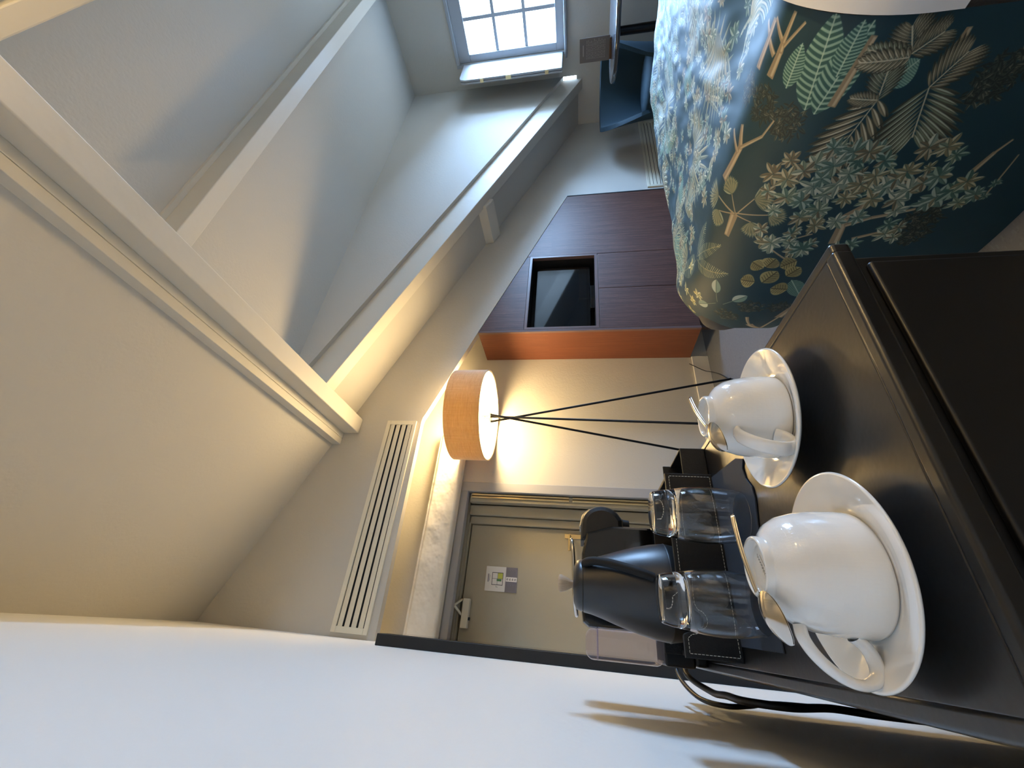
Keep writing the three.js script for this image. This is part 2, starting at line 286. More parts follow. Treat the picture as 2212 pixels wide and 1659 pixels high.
// ---------------------------------------------------------------- black cabinet in front of the camera
const DT = .765, DX0 = -.0305, DX1 = .342, DZ0 = -1.25, DZ1 = -.294;
{
  const t = thing('cabinet', 'low black lacquered cabinet along the left wall carrying the coffee things', 'cabinet');
  obj('top', bx(DX0 + .014, DX1 - .013, DT - .02, DT, DZ0 + .014, DZ1 - .0125, .0015), M.lacquer, t);
  obj('top_edge', [bx(DX0, DX0 + .0155, DT - .017, DT + .0015, DZ0, DZ1, .004), bx(DX1 - .0145, DX1, DT - .017, DT + .0005, DZ0, DZ1, .004), bx(DX0 + .01, DX1 - .01, DT - .017, DT + .0005, DZ1 - .014, DZ1, .004), bx(DX0 + .01, DX1 - .01, DT - .017, DT + .0005, DZ0, DZ0 + .014, .004)], M.lacquer, t);
  obj('body', bx(DX0 + .008, DX1 - .008, .05, DT - .015, DZ0 + .008, DZ1 - .012, .003), M.carcass, t);
  obj('front_panel', bx(DX0 + .02, DX1 - .02, .10, DT - .030, DZ1 - .013, DZ1 - .006, .003), M.carcass, t);
  obj('plinth', bx(DX0 + .02, DX1 - .02, 0, .06, DZ0 + .02, DZ1 - .03), M.dark, t);
}

// ---------------------------------------------------------------- cups, saucers, spoons
const saucerG = lathe([[0, .004], [.026, .004], [.0275, 0], [.0325, 0], [.034, .004], [.055, .0085], [.074, .0165], [.0805, .0205], [.0815, .022], [.0808, .0232], [.079, .0234], [.0655, .0185], [.0635, .0172], [.052, .0125], [.047, .011], [0, .011]], 128);
const weave = ctex(64, 64, (c) => { c.fillStyle = '#777'; c.fillRect(0, 0, 64, 64); c.fillStyle = '#aaa'; c.fillRect(3, 3, 27, 27); c.fillRect(35, 35, 27, 27); c.fillStyle = '#888'; c.fillRect(35, 3, 27, 27); c.fillRect(3, 35, 27, 27); }, 56, 26, false);
const chinaWoven = phys('#f0ede6', .12, { clearcoat: .6, clearcoatRoughness: .05, bumpMap: weave, bumpScale: .00012 });
const cupG = lathe([[.0443, .0004], [.0455, 0], [.0474, .0006], [.0478, .003], [.0479, .014], [.0472, .028], [.0452, .042], [.0412, .0545], [.0355, .0625], [.029, .067], [.0252, .0695], [.0247, .0715], [.0247, .0758], [.0238, .077], [.0222, .077], [.0212, .0758], [.0204, .0715], [.018, .0702], [0, .0698]], 128);
const cupIn = lathe([[0, .0655], [.028, .063], [.038, .052], [.043, .036], [.0447, .014], [.0443, .0004]], 96);
const markTex = ctex(256, 256, (c) => { c.fillStyle = '#f0ede6'; c.fillRect(0, 0, 256, 256); c.strokeStyle = '#4a4744'; c.lineWidth = 4; c.lineCap = 'round'; c.translate(128, 128); for (let i = -4; i < 5; i++) { c.beginPath(); c.moveTo(i * 18, -12 + (i * 7) % 9); c.bezierCurveTo(i * 18 + 4, -22, i * 18 + 12, 14, i * 18 + 17, -6); c.stroke(); } c.beginPath(); c.moveTo(-60, 26); c.lineTo(62, 22); c.stroke(); });
function cupSet(x, z, ang, which, labels) {
  const s = obj('saucer', saucerG, M.china, scene, [x, DT, z]); tag(s, labels[0], 'saucer', 'saucers on the cabinet');
  const c = thing('cup', labels[1], 'cup', [x, DT + .0116, z], 0, 'upturned cups on saucers');
  obj('bowl', [cupG, cupIn], chinaWoven, c);
  const P = [[.0405, .053], [.050, .0525], [.0625, .0455], [.0735, .032], [.0765, .018], [.0705, .0085], [.060, .0075], [.052, .0105], [.0465, .0165]];
  const g = tube(P.map(([r, h]) => [r, h, 0]), .0039, 70, 14); g.scale(1, 1, 2.1); const h = obj('handle', g, M.china, c); h.rotation.y = ang;
  if (which) { const q = new THREE.CircleGeometry(.0195, 40); q.rotateX(-Math.PI / 2); q.rotateY(.5); q.translate(0, .0701, 0); obj('maker_mark', q, phys('#ffffff', .15, { map: markTex, clearcoat: .5 }), c); }
}
cupSet(.0655, -.401, Math.PI + .02, true, ['white porcelain saucer nearest the wall, under the cup with a printed mark', 'white porcelain cup turned upside down, printed mark on its base, nearest the wall']);
cupSet(.241, -.461, Math.PI + .66, false, ['white porcelain saucer near the bed-side edge of the black cabinet', 'white porcelain cup turned upside down near the bed-side edge of the cabinet']);
function spoon(tip, neck, end, label) { // tip of the handle, neck, end of the bowl
  const t = thing('teaspoon', label, 'spoon', neck, 0, 'teaspoons on the upturned cups'), A = V(...tip).sub(V(...neck)), B = V(...end).sub(V(...neck)), up = V(0, 1, 0);
  const strip = (N, P, W, H) => { // sweep of a flat lens section along the points
    const K = 10, pos = [], idx = [];
    for (let i = 0; i <= N; i++) {
      const c = P(i / N), d = P(Math.min(1, i / N + .02)).sub(P(Math.max(0, i / N - .02))).normalize(), s = d.clone().cross(up).normalize(), n = s.clone().cross(d).normalize(), w = W(i / N), h = H(i / N);
      for (let k = 0; k < K; k++) { const a = k / K * 6.2832; const q = c.clone().addScaledVector(s, w * Math.cos(a)).addScaledVector(n, h * Math.sin(a)); pos.push(q.x, q.y, q.z); }
    }
    for (let i = 0; i < N; i++) for (let k = 0; k < K; k++) { const a = i * K + k, b = i * K + (k + 1) % K; idx.push(a, a + K, b, b, a + K, b + K); }
    for (const [o, f] of [[0, 1], [N * K, 0]]) for (let k = 1; k < K - 1; k++) f ? idx.push(o, o + k, o + k + 1) : idx.push(o, o + k + 1, o + k);
    const g = new THREE.BufferGeometry(); g.setAttribute('position', new THREE.Float32BufferAttribute(pos, 3)); g.setAttribute('uv', new THREE.Float32BufferAttribute(pos.map(() => 0).slice(0, pos.length / 3 * 2), 2)); g.setIndex(idx); g.computeVertexNormals(); return g;
  };
  const line = (u) => A.clone().multiplyScalar(1 - u).add(V(0, .0018 * Math.sin(u * 3.1), 0));
  obj('handle', [strip(24, line, (u) => .0062 - .0030 * u - (u < .06 ? .0020 * (1 - u / .06) : 0), () => .0011), strip(24, (u) => line(u).add(V(0, .0008, 0)), (u) => .0024 - .0009 * u, () => .0010)], M.steel, t);
  // bowl, lying with its back upwards
  const L = B.length(), d = B.clone().normalize(), s = d.clone().cross(up).normalize(), n = s.clone().cross(d).normalize(), pos = [], idx = [], N = 26, K = 16;
  for (let side = 0; side < 2; side++) for (let i = 0; i <= N; i++) for (let k = 0; k <= K; k++) {
    const u = i / N, v = k / K * 2 - 1, w = .0128 * Math.pow(Math.sin(Math.PI * Math.pow(u, .86)), .62) + .0018 * (1 - u), hgt = .0062 * Math.sin(Math.PI * Math.min(1, u * .98 + .02)) * (1 - v * v) - side * .0009;
    const q = d.clone().multiplyScalar(L * u).addScaledVector(s, w * v).addScaledVector(n, hgt); pos.push(q.x, q.y, q.z);
  }
  const S = (N + 1) * (K + 1);
  for (let side = 0; side < 2; side++) for (let i = 0; i < N; i++) for (let k = 0; k < K; k++) { const a = side * S + i * (K + 1) + k, b = a + K + 1; side ? idx.push(a, b, a + 1, a + 1, b, b + 1) : idx.push(a, a + 1, b, a + 1, b + 1, b); }
  const g = new THREE.BufferGeometry(); g.setAttribute('position', new THREE.Float32BufferAttribute(pos, 3)); g.setIndex(idx); g.computeVertexNormals(); obj('bowl', g, M.steel, t);
}
spoon([.112, .8572, -.418], [.0435, .8562, -.398], [.0095, .848, -.374], 'steel teaspoon resting on the upturned cup nearest the wall');
spoon([.2815, .8572, -.489], [.219, .8562, -.445], [.182, .848, -.423], 'steel teaspoon resting on the upturned cup near the bed');

// ---------------------------------------------------------------- tumblers
{
  const G = [[0, .1165], [.0265, .1165], [.0290, .1158], [.0302, .1135], [.0325, .1045], [.0335, .097], [.0348, .089], [.0385, .070], [.0402, .050], [.0394, .030], [.0362, .008], [.0345, .0006], [.0338, 0], [.0330, .0006], [.0348, .009], [.0380, .031], [.0388, .050], [.0371, .069], [.0337, .085], [.029, .0895], [0, .0905]];
  const g = lathe(G.map(([r, h]) => [r, h * 1.09]).reverse(), 96);
  for (const [x, z, l] of [[.1715, -.640, 'clear drinking glass upside down, the one nearer the window'], [.0565, -.638, 'clear drinking glass upside down, the one nearer the wall']]) tag(obj('drinking_glass', g, M.glass, scene, [x, DT + .0035, z]), l, 'glass', 'upturned glasses on the dark paper');
  const s = new THREE.Shape([[.268, .748], [.254, .622], [.2435, .597], [.232, .606], [.2162, .603], [.199, .588], [.1822, .586], [.1519, .596], [.0857, .606], [.0062, .6045], [.0105, .748]].map(([a, b]) => new THREE.Vector2(a, b)));
  const q = new THREE.ExtrudeGeometry(s, { depth: .0016, bevelEnabled: false }); q.rotateX(-Math.PI / 2); q.translate(0, DT + .0006, 0);
  tag(obj('paper_mat', metres(q), M.paper), 'dark blue-grey paper lying under the upturned glasses', 'paper');
}

// ---------------------------------------------------------------- leather tray, kettle, small holder
{
  const t = thing('leather_tray', 'long black leather tray with white stitching behind the glasses', 'tray', [.1325, DT, -.753]);
  const w = .1415, h = .079, front = new THREE.Shape();
  front.moveTo(-w, 0); front.lineTo(w, 0); front.lineTo(w, h); front.lineTo(-.074, h); front.bezierCurveTo(-.080, h, -.080, h - .012, -.082, h - .016); front.bezierCurveTo(-.086, h - .030, -.104, h - .030, -.108, h - .016); front.bezierCurveTo(-.110, h - .012, -.110, h, -.116, h); front.lineTo(-w, h); front.lineTo(-w, 0);
  const fg = new THREE.ExtrudeGeometry(front, { depth: .006, bevelEnabled: true, bevelSize: .0012, bevelThickness: .0012, bevelSegments: 2 }); fg.translate(0, .001, -.0072); obj('front', metres(fg), M.leather, t);
  obj('side', bx(w - .008, w, 0, h, -.19, -.006, .002), M.leather, t); obj('side', bx(-w, -w + .008, 0, h - .03, -.19, -.006, .002), M.leather, t);
  obj('back', bx(-w, w, 0, h, -.198, -.19, .002), M.leather, t); obj('base', bx(-w + .004, w - .004, .001, .006, -.192, -.006), M.leather, t);
  const st = [], dash = (a, b) => { const d = Math.hypot(b[0] - a[0], b[1] - a[1]), n = Math.max(1, Math.round(d / .0052)); for (let i = 0; i < n; i++) { const p = (k) => [a[0] + (b[0] - a[0]) * k, a[1] + (b[1] - a[1]) * k, .0016]; st.push(rod(p((i + .12) / n), p((i + .82) / n), .00042, .00042, 5)); } };
  const loop = [[-w + .005, .005], [w - .005, .005], [w - .005, h - .004], [-.070, h - .004], [-.078, h - .012], [-.081, h - .023], [-.088, h - .031], [-.095, h - .033], [-.102, h - .031], [-.109, h - .023], [-.112, h - .010], [-.117, h - .004], [-w + .005, h - .004], [-w + .005, .005]];
  for (let i = 0; i + 1 < loop.length; i++) dash(loop[i], loop[i + 1]);
  obj('stitching', st, M.thread, t);
  const b = thing('leather_holder', 'small open black leather holder at the end of the stitched tray', 'holder', [.305, DT, -.768]);
  obj('front', bx(-.027, .027, 0, .045, -.004, 0, .0015), M.leather, b); obj('side', bx(-.027, -.023, 0, .045, -.10, -.004, .0015), M.leather, b); obj('side', bx(.023, .027, 0, .045, -.10, -.004, .0015), M.leather, b); obj('back', bx(-.027, .027, 0, .06, -.104, -.10, .0015), M.leather, b); obj('base', bx(-.025, .025, .001, .005, -.10, -.004), M.leather, b);
}
{
  const y0 = .8475, t = thing('electric_kettle', 'matt black electric kettle with wooden lid knob standing in the leather tray', 'kettle', [.0875, y0, -.858]);
  obj('body', lathe([[.0806, .0005], [.0803, .006], [.078, .024], [.0715, .054], [.0615, .088], [.053, .114], [.0475, .134], [.0452, .1475], [.0440, .1482]], 96), M.kettle, t);
  obj('foot_band', lathe([[0, -.033], [.062, -.033], [.071, -.030], [.0775, -.020], [.0805, -.004], [.0815, -.0008], [.0806, .0008]], 96), M.plastic, t);
  obj('power_base', lathe([[0, -.0765], [.068, -.0765], [.072, -.070], [.072, -.045], [.066, -.0345], [0, -.0345]], 72), M.plastic, t);
  obj('lid', lathe([[.0440, .1492], [.0438, .154], [.041, .161], [.030, .1655], [.006, .167], [0, .167]], 96), M.kettle, t);
  const wood = std('#ffffff', .6, { map: woodTex('#b5a086', ['#8c7358', '#cdbca2', '#a08a6c'], 14, 256, 256, 500) });
  obj('knob', lathe([[.006, .166], [.0065, .170], [.0105, .1765], [.0145, .186], [.0155, .190], [.0150, .193], [.011, .195], [0, .1955]], 48), wood, t);
  const pts = [[.041, .143, .78], [.050, .144, .74], [.059, .131, .66], [.067, .106, .52], [.0745, .078, .36], [.081, .050, .22], [.0815, .030, .14]].map(([r, h, q]) => [r * Math.sin(q), h, r * Math.cos(q)]);
  obj('handle', tube(pts, .0075, 60, 12), M.grip, t);
}
// ---------------------------------------------------------------- coffee machine
{
  const t = thing('coffee_machine', 'slim glossy black capsule coffee machine with clear water tank behind the kettle', 'coffee machine', [0, 0, -1.01]);
  const z0 = -.055, z1 = .055;
  obj('body', poly([[.022, .775], [.215, .775], [.222, .86], [.222, .93], [.205, .988], [.16, .998], [.06, 1.0], [.03, .996], [.022, .985]], z0, z1, .006), M.gloss, t);
  obj('head', poly([[.19, .905], [.238, .905], ...[...Array(13)].map((_, i) => [.226 + .042 * Math.cos((i - 5) / 7 * 1.5708 * .98), .952 + .047 * Math.sin((i - 5) / 7 * 1.5708 * .98)]).filter((p) => p[1] > .91 && p[0] > .2), [.19, 1.0]], z0 + .008, z1 - .006, .012), M.plastic, t);
  obj('nozzle', rod([.237, .888, 0], [.237, .906, 0], .011, .013, 20), M.plastic, t);
  obj('cap', poly([[.222, .9985], [.245, .993], [.260, .978], [.2665, .957], [.2705, .957], [.264, .981], [.247, .9975], [.222, 1.003]], -.03, .03, .002), M.steel, t);
  const lv = []; for (let i = 0; i <= 40; i++) { const a = i / 40 * Math.PI * 2; lv.push([.118 + .076 * Math.sign(Math.cos(a)) * Math.pow(Math.abs(Math.cos(a)), .45), 1.015 + .006 * Math.cos(a), .046 * Math.sign(Math.sin(a)) * Math.pow(Math.abs(Math.sin(a)), .45)]); }
  obj('lever', tube(lv, .0042, 140, 8), M.steel, t);
  obj('base', bx(-.026, .27, .765, .788, z0, z1, .006), M.plastic, t); obj('drip_tray', bx(.225, .275, .788, .800, z0 + .01, z1 - .01, .003), M.steel, t);
  obj('tank_base', bx(-.030, .022, .787, .842, z0 + .004, z1 - .004, .005), M.plastic, t);
  const tank = new RoundedBoxGeometry(.054, .15, .094, 5, .016); tank.translate(-.0055, .916, 0);
  const inner = new RoundedBoxGeometry(.049, .145, .089, 5, .014); inner.translate(-.0055, .916, 0); { const ix = inner.index; const p = inner.toNonIndexed ? (ix ? inner.toNonIndexed() : inner) : inner; }
  obj('water_tank', tank, phys('#faf7ff', .03, { transmission: .97, thickness: 0, ior: 1.45 }), t);
  obj('tank_lid', bx(-.031, .021, .966, .9685, -.044, .044), phys('#e4dcf0', .1, { transmission: .7, thickness: 0 }), t);
}
{ // the two flexes that go over the cabinet's back edge
  tag(obj('power_cable', tube([[-.005, .775, -1.10], [-.040, .787, -1.06], [-.062, .762, -.98], [-.06, .757, -.90], [-.06, .748, -.835], [-.06, .697, -.818], [-.06, .601, -.89], [-.062, .546, -.895], [-.055, .50, -.80], [-.05, .35, -.75]], .0055, 120, 10), M.plastic), 'thick black power cable looping over the cabinet edge along the left wall', 'cable');
  tag(obj('power_cable', tube([[.01, .775, -1.13], [-.036, .785, -1.17], [-.078, .770, -1.06], [-.082, .735, -.995], [-.080, .69, -1.02], [-.080, .60, -1.14], [-.08, .45, -1.2]], .0045, 90, 8), M.plastic), 'shorter black power cable dropping behind the cabinet below the water tank', 'cable');
}

// ---------------------------------------------------------------- bed
const BED = { x0: 1.17, x1: 2.75, z0: -1.27, z1: .70, R: .24, r: .2 };
function topY(a, b) { const s = Math.max(0, Math.min(1, (a - 1.3) / .5)), k = Math.max(0, Math.min(1, (b + 1.2) / .8)); return .60 - .02 * s + .065 * s * k * k * (3 - 2 * k); }
// flat sheet point (a, b) laid over the mattress: returns [x, y, z, a', b']
function drape(a, b, hem, lift = 0, z1 = BED.z1) {
  const { x0, x1, z0, R, r } = BED, cx = Math.max(x0 + R, Math.min(x1 - R, a)), cz = Math.max(z0 + R, Math.min(z1 + 9, b));
  let dx = a - cx, dz = b - cz; const L = Math.hypot(dx, dz) || 1e-9; let d = L - R;
  if (d <= 0) return [a, topY(a, b) + lift, b, a, b];
  const nx = dx / L, nz = dz / L, D = hem(b, nx, nz); if (d > D) d = D;
  const px = cx + nx * R, pz = cz + nz * R, q = Math.min(d, r * Math.PI / 2), th = q / r, rest = d - q;
  const ro = (r + lift) * Math.sin(th) + rest * .10, dr = r - (r + lift) * Math.cos(th) + rest * .99;
  const wob = rest > 0 ? .012 * Math.sin(pz * 9 + px * 7) * Math.min(1, rest / .15) : 0;
  return [px + nx * (ro + wob), topY(px, pz) - dr, pz + nz * (ro + wob), px + nx * d, pz + nz * d];
}
function cloth(a0, a1, b0, b1, n, m, hem, lift, wrinkle) {
  const pos = [], uv = [], idx = [];
  for (let j = 0; j <= m; j++) for (let i = 0; i <= n; i++) {
    const a = a0 + (a1 - a0) * i / n, b = b0 + (b1 - b0) * j / m, [x, y, z, u, v] = drape(a, b, hem, lift); pos.push(x, y + wrinkle(u, v), z); uv.push((u - .27) / 2.5, (v + 1.9) / 2.5);
  }
  for (let j = 0; j < m; j++) for (let i = 0; i < n; i++) { const k = j * (n + 1) + i; idx.push(k, k + n + 1, k + 1, k + 1, k + n + 1, k + n + 2); }
  const g = new THREE.BufferGeometry(); g.setAttribute('position', new THREE.Float32BufferAttribute(pos, 3)); g.setAttribute('uv', new THREE.Float32BufferAttribute(uv, 2)); g.setIndex(idx); g.computeVertexNormals(); return g;
}
const hemD = (b, nx, nz) => { const near = Math.max(0, Math.min(1, (b + 1.25) / .6)); return .42 + .62 * near; };
const wrink = (() => { const n = 64, g = Array.from({ length: n * n }, () => rnd() - .5), at = (u, v) => { const i = Math.floor(u), j = Math.floor(v), x = u - i, y = v - j, q = (p, r) => g[((r % n + n) % n) * n + (p % n + n) % n], s = (t) => t * t * (3 - 2 * t); return (q(i, j) * (1 - s(x)) + q(i + 1, j) * s(x)) * (1 - s(y)) + (q(i, j + 1) * (1 - s(x)) + q(i + 1, j + 1) * s(x)) * s(y); }; return at; })();
const wr = (a, b) => Math.min(1, Math.max(0, (a - 1.1) * 5)) * (.030 * wrink(a * 3 + b * 2, b * 5) + .014 * wrink(a * 6 - b * 5, b * 14 + a * 4) + .006 * wrink(a * 14, b * 34 + a * 9));
const MOTIFS = { // a, b (mm on the cloth) of base and tip, half width; rosettes: centre and radius
  t: '1055,-795,1055,-860,13 785,-825,795,-745,12 795,-745,775,-720,10 775,-720,775,-680,5 785,-770,740,-745,6 740,-745,665,-720,5 750,-810,690,-780,5 870,-895,905,-800,4 905,-800,890,-765,5 890,-765,860,-715,5 895,-820,845,-800,3 870,-890,925,-855,3 900,-1385,815,-1205,5 815,-1205,780,-1115,13 910,-1180,910,-1270,6 910,-1270,910,-1400,12 1155,-1535,995,-1385,20 995,-1385,975,-1385,6 1135,-725,1110,-630,13 1110,-630,1130,-585,9 1110,-630,1055,-580,5 1055,-580,1040,-540,3 1115,-645,1165,-610,6 1090,-465,1085,-420,11 1085,-420,1085,-405,9 1085,-405,1130,-375,5 1085,-405,1080,-355,6 1080,-410,1050,-365,4 1100,-430,1170,-390,6 1140,-465,1135,-380,10 610,-635,595,-595,6 595,-595,580,-570,3 550,-690,550,-600,2 780,-395,780,-375,7 1050,-790,1085,-745,2 1050,-790,1015,-725,2 1055,-790,1135,-780,3 1055,-790,1115,-815,2 1050,-785,965,-755,2 1050,-790,1000,-790,2 940,-490,925,-375,8', // trunk
  f: '1085,-745,1120,-710,40 1015,-725,965,-705,30 1135,-780,1220,-815,31 1115,-815,1110,-865,48 965,-755,920,-760,28 1000,-790,980,-835,32', // fan leaf
  p: '1170,-1035,1165,-895,19 1165,-1030,1020,-855,16 1655,-1555,965,-890,20 1650,-1555,970,-940,20 1160,-1035,1000,-980,18 1165,-1045,1520,-1585,202', // frond
  l: '1340,-1590,1070,-1055,21 1010,-1120,1035,-1025,194 1335,-1600,990,-995,11 1330,-1605,965,-1005,12 1320,-1610,935,-1020,17 1015,-1130,1475,-1540,20 990,-1120,920,-1035,15', // blade leaf
  v: '925,-980,965,-985,28 905,-980,880,-930,30 825,-1005,875,-1000,32 955,-910,920,-925,23 915,-920,900,-885,25 845,-890,880,-915,25 850,-950,825,-915,25', // veined leaf
  s: '830,-965,770,-1045,26 985,-505,1000,-340,40 965,-510,935,-350,36 955,-440,950,-350,24 865,-455,830,-415,32 1040,-475,1040,-395,23', // striped leaf
  m: '865,-480,895,-610,51 785,-465,760,-560,64 785,-465,755,-410,36 865,-480,875,-425,26 850,-405,875,-360,28 855,-405,925,-395,16 850,-410,930,-415,18 865,-480,915,-475,13 850,-405,815,-375,27', // cut leaf
  c: '1260,-490,1175,-365,115 1235,-485,1255,-380,78', // fern arc
  d: '1085,-520,59 1010,-535,33 1160,-515,48 975,-1185,191 905,-1105,64 820,-1110,74 675,-445,41 685,-475,25 635,-740,43 635,-790,33', // dark bush
  y: '1190,-1095,308 1275,-1245,109 1180,-1205,155 1125,-1215,54 1270,-1345,48 1095,-1150,40 1160,-1310,72 1530,-1415,66', // yellow flower
  r: '930,-835,31 850,-850,36 970,-610,23 995,-650,28 960,-655,32 990,-695,23 935,-630,27 900,-665,29 945,-700,27 910,-705,28 890,-645,26 880,-615,29 865,-685,28 860,-730,28 850,-660,29 840,-635,27 820,-695,25 805,-660,26 835,-605,22 825,-585,25 785,-640,26 765,-695,28 750,-665,27 785,-605,21 740,-645,27 715,-695,27 705,-670,29 730,-630,25 685,-655,25 650,-705,27 665,-640,28 640,-690,29 620,-675,28 605,-655,24 590,-705,22 570,-685,22 810,-760,25 850,-775,25 895,-750,26 770,-745,23 960,-740,21 685,-580,24 1265,-635,41 1210,-645,41 1255,-775,62 1300,-850,61 1230,-845,62 895,-800,21 550,-660,11 550,-690,10', // rosette
};

function print(c, W) {
  const K = W / 2.5, px = (a, b) => [(a / 1000 - .27) * K, W - (b / 1000 + 1.9) * K];
  c.fillStyle = '#0d3642'; c.fillRect(0, 0, W, W); seed = 91;
  for (let i = 0; i < 260; i++) { c.globalAlpha = .10; c.fillStyle = rnd() < .5 ? '#0a2a36' : '#14485080'; c.beginPath(); c.arc(rnd() * W, rnd() * W, 20 + rnd() * 80, 0, 7); c.fill(); } c.globalAlpha = 1;
  const PAL = [['#aab39c', '#6d7f6c'], ['#9fb0a4', '#56746a'], ['#b9b495', '#7c775c'], ['#8fa596', '#3f6158'], ['#a89f86', '#6a614c'], ['#c3c6b2', '#7f8f80']];
  const pick = () => PAL[rnd() * PAL.length | 0];
  const leaf = (x, y, an, L, w, col, rib = '#24403c') => { // two-toned pointed leaf from its base
    c.save(); c.translate(x, y); c.rotate(an);
    for (const s of [1, -1]) { c.fillStyle = s > 0 ? col[0] : col[1]; c.beginPath(); c.moveTo(0, 0); c.bezierCurveTo(L * .25, s * w * 1.25, L * .75, s * w * 1.15, L, 0); c.closePath(); c.fill(); }
    c.strokeStyle = rib; c.lineWidth = Math.max(.8, w * .10); c.beginPath(); c.moveTo(0, 0); c.lineTo(L * .95, 0); c.stroke(); c.restore();
  };
  const rosette = (x, y, R, cols = PAL, n = 6) => { const o = rnd() * 6.28, q = cols[rnd() * cols.length | 0]; for (let i = 0; i < n; i++) leaf(x, y, o + i / n * 6.28 + rnd() * .5, R * (.75 + .35 * rnd()), R * (.20 + .06 * rnd()), rnd() < .7 ? q : cols[rnd() * cols.length | 0]); };
  const each = (k, f) => (MOTIFS[k] ?? '').split(' ').filter(Boolean).forEach((s) => { const n = s.split(',').map(Number), A = px(n[0], n[1]); if (n.length === 3) return f(A[0], A[1], Math.min(30, n[2]) / 1000 * K); const B = px(n[2], n[3]); f(A[0], A[1], Math.atan2(B[1] - A[1], B[0] - A[0]), Math.min({ l: .10, p: .16, v: .07, f: .07, t: .3 }[k] ?? .5, Math.hypot(B[0] - A[0], B[1] - A[1]) / K) * K, Math.min({ l: 16, p: 26, v: 26 }[k] ?? 99, n[4]) / 1000 * K); });
  const striped = (x, y, an, L, w) => { c.save(); c.translate(x, y); c.rotate(an); c.fillStyle = '#2a5550'; c.beginPath(); c.moveTo(0, 0); c.bezierCurveTo(L * .2, w * 1.3, L * .7, w * 1.1, L, 0); c.bezierCurveTo(L * .7, -w * 1.1, L * .2, -w * 1.3, 0, 0); c.fill(); c.clip(); c.strokeStyle = '#86a898'; c.lineWidth = Math.max(2, L * .026); for (let i = 0; i < 15; i++) for (const s of [1, -1]) { c.beginPath(); c.moveTo(L * i / 15, 0); c.quadraticCurveTo(L * (i / 15 + .05), s * w * .7, L * (i / 15 + .17), s * w * 1.2); c.stroke(); } c.strokeStyle = '#a8c0ae'; c.lineWidth = Math.max(2, L * .012); c.beginPath(); c.moveTo(0, 0); c.lineTo(L, 0); c.stroke(); c.restore(); };
  const cut = (x, y, an, L, w) => { const col = rnd() < .6 ? ['#cfc8ac', '#8a836a'] : ['#b5bfaa', '#748069']; c.save(); c.translate(x, y); c.rotate(an); for (let i = 9; i >= 0; i--) for (const s of [1, -1]) { const t = i / 10, l = w * (1.25 * Math.sin(Math.PI * (.18 + .78 * t)) + .25); c.fillStyle = '#3a3d34'; leaf(L * t, 0, s * (1.05 - .5 * t), l * 1.1, L * .052, ['#4a4a3c', '#38392f'], '#26261f'); leaf(L * t, 0, s * (.98 - .5 * t), l, L * .036, col, '#4a4638'); } c.strokeStyle = '#c9c3a8'; c.lineWidth = Math.max(2, L * .014); c.beginPath(); c.moveTo(0, 0); c.lineTo(L * .98, 0); c.stroke(); c.restore(); };
  const frond = (x, y, an, L, w) => { c.save(); c.translate(x, y); c.rotate(an); const bend = (rnd() - .5) * .5; c.strokeStyle = '#8d8a68'; c.lineWidth = 2; c.beginPath(); c.moveTo(0, 0); c.quadraticCurveTo(L * .5, -bend * L * .5, L, 0); c.stroke(); for (let i = 2; i < 22; i++) for (const s of [1, -1]) { const t = i / 22, yy = -bend * L * t * (1 - t); c.strokeStyle = rnd() < .6 ? '#a3a684' : '#6f7a64'; c.lineWidth = Math.max(1.3, L * .014); c.beginPath(); c.moveTo(L * t, yy); c.lineTo(L * (t + .07), yy + s * w * 1.5 * Math.sin(Math.PI * Math.min(1, .2 + t * .8))); c.stroke(); } c.restore(); };
  const fan = (x, y, an, L, w) => { for (let i = -6; i <= 6; i++) leaf(x, y, an + i * .16, L * (1.02 - Math.abs(i) * .035), Math.max(2, w * .15), i % 2 ? ['#b5b18e', '#8b8a6c'] : ['#98a08a', '#66705c'], '#3a4438'); };
  // the part of the cloth that lies on top of the bed: the same planting, strewn
  for (let i = 0; i < 60; i++) { const A = px(1250 + rnd() * 1700, -1300 + rnd() * 950), an = rnd() * 6.28; [frond, striped, cut, fan][i % 4](A[0], A[1], an, 120 + rnd() * 130, 26 + rnd() * 26); }
  for (let i = 0; i < 620; i++) { const A = px(1250 + rnd() * 1750, -1850 + rnd() * 1550); rosette(A[0], A[1], 16 + rnd() * 16, PAL, 7); }
  each('d', (x, y, R) => { for (let i = 0; i < 150; i++) { const a = rnd() * 6.28, r = R * 1.1 * Math.sqrt(rnd()); leaf(x + r * Math.cos(a), y + r * Math.sin(a), rnd() * 6.28, 8 + rnd() * 9, 2.4, rnd() < .3 ? ['#6f7160', '#4a4e42'] : ['#37433c', '#202c2a'], '#121c1c'); } });
  each('s', striped); each('c', (x, y, an, L, w) => { c.save(); c.translate(x, y); c.rotate(an); c.lineWidth = 4; for (let i = 0; i < 18; i++) { c.strokeStyle = i % 2 ? '#c0c4b0' : '#7f978c'; c.beginPath(); c.arc(L * i / 18, -w * .2, w, .25, 1.9); c.stroke(); } c.restore(); });
  each('t', (x, y, an, L, w) => { c.save(); c.translate(x, y); c.rotate(an); c.fillStyle = '#8f7f66'; c.beginPath(); c.moveTo(-w * .3, -w); c.lineTo(L + w * .3, -w * .7); c.lineTo(L + w * .3, w * .7); c.lineTo(-w * .3, w); c.fill(); c.fillStyle = '#b5a588'; c.fillRect(0, -w * .6, L, w * .6); c.restore(); });
  each('m', cut); each('p', frond); each('f', fan);
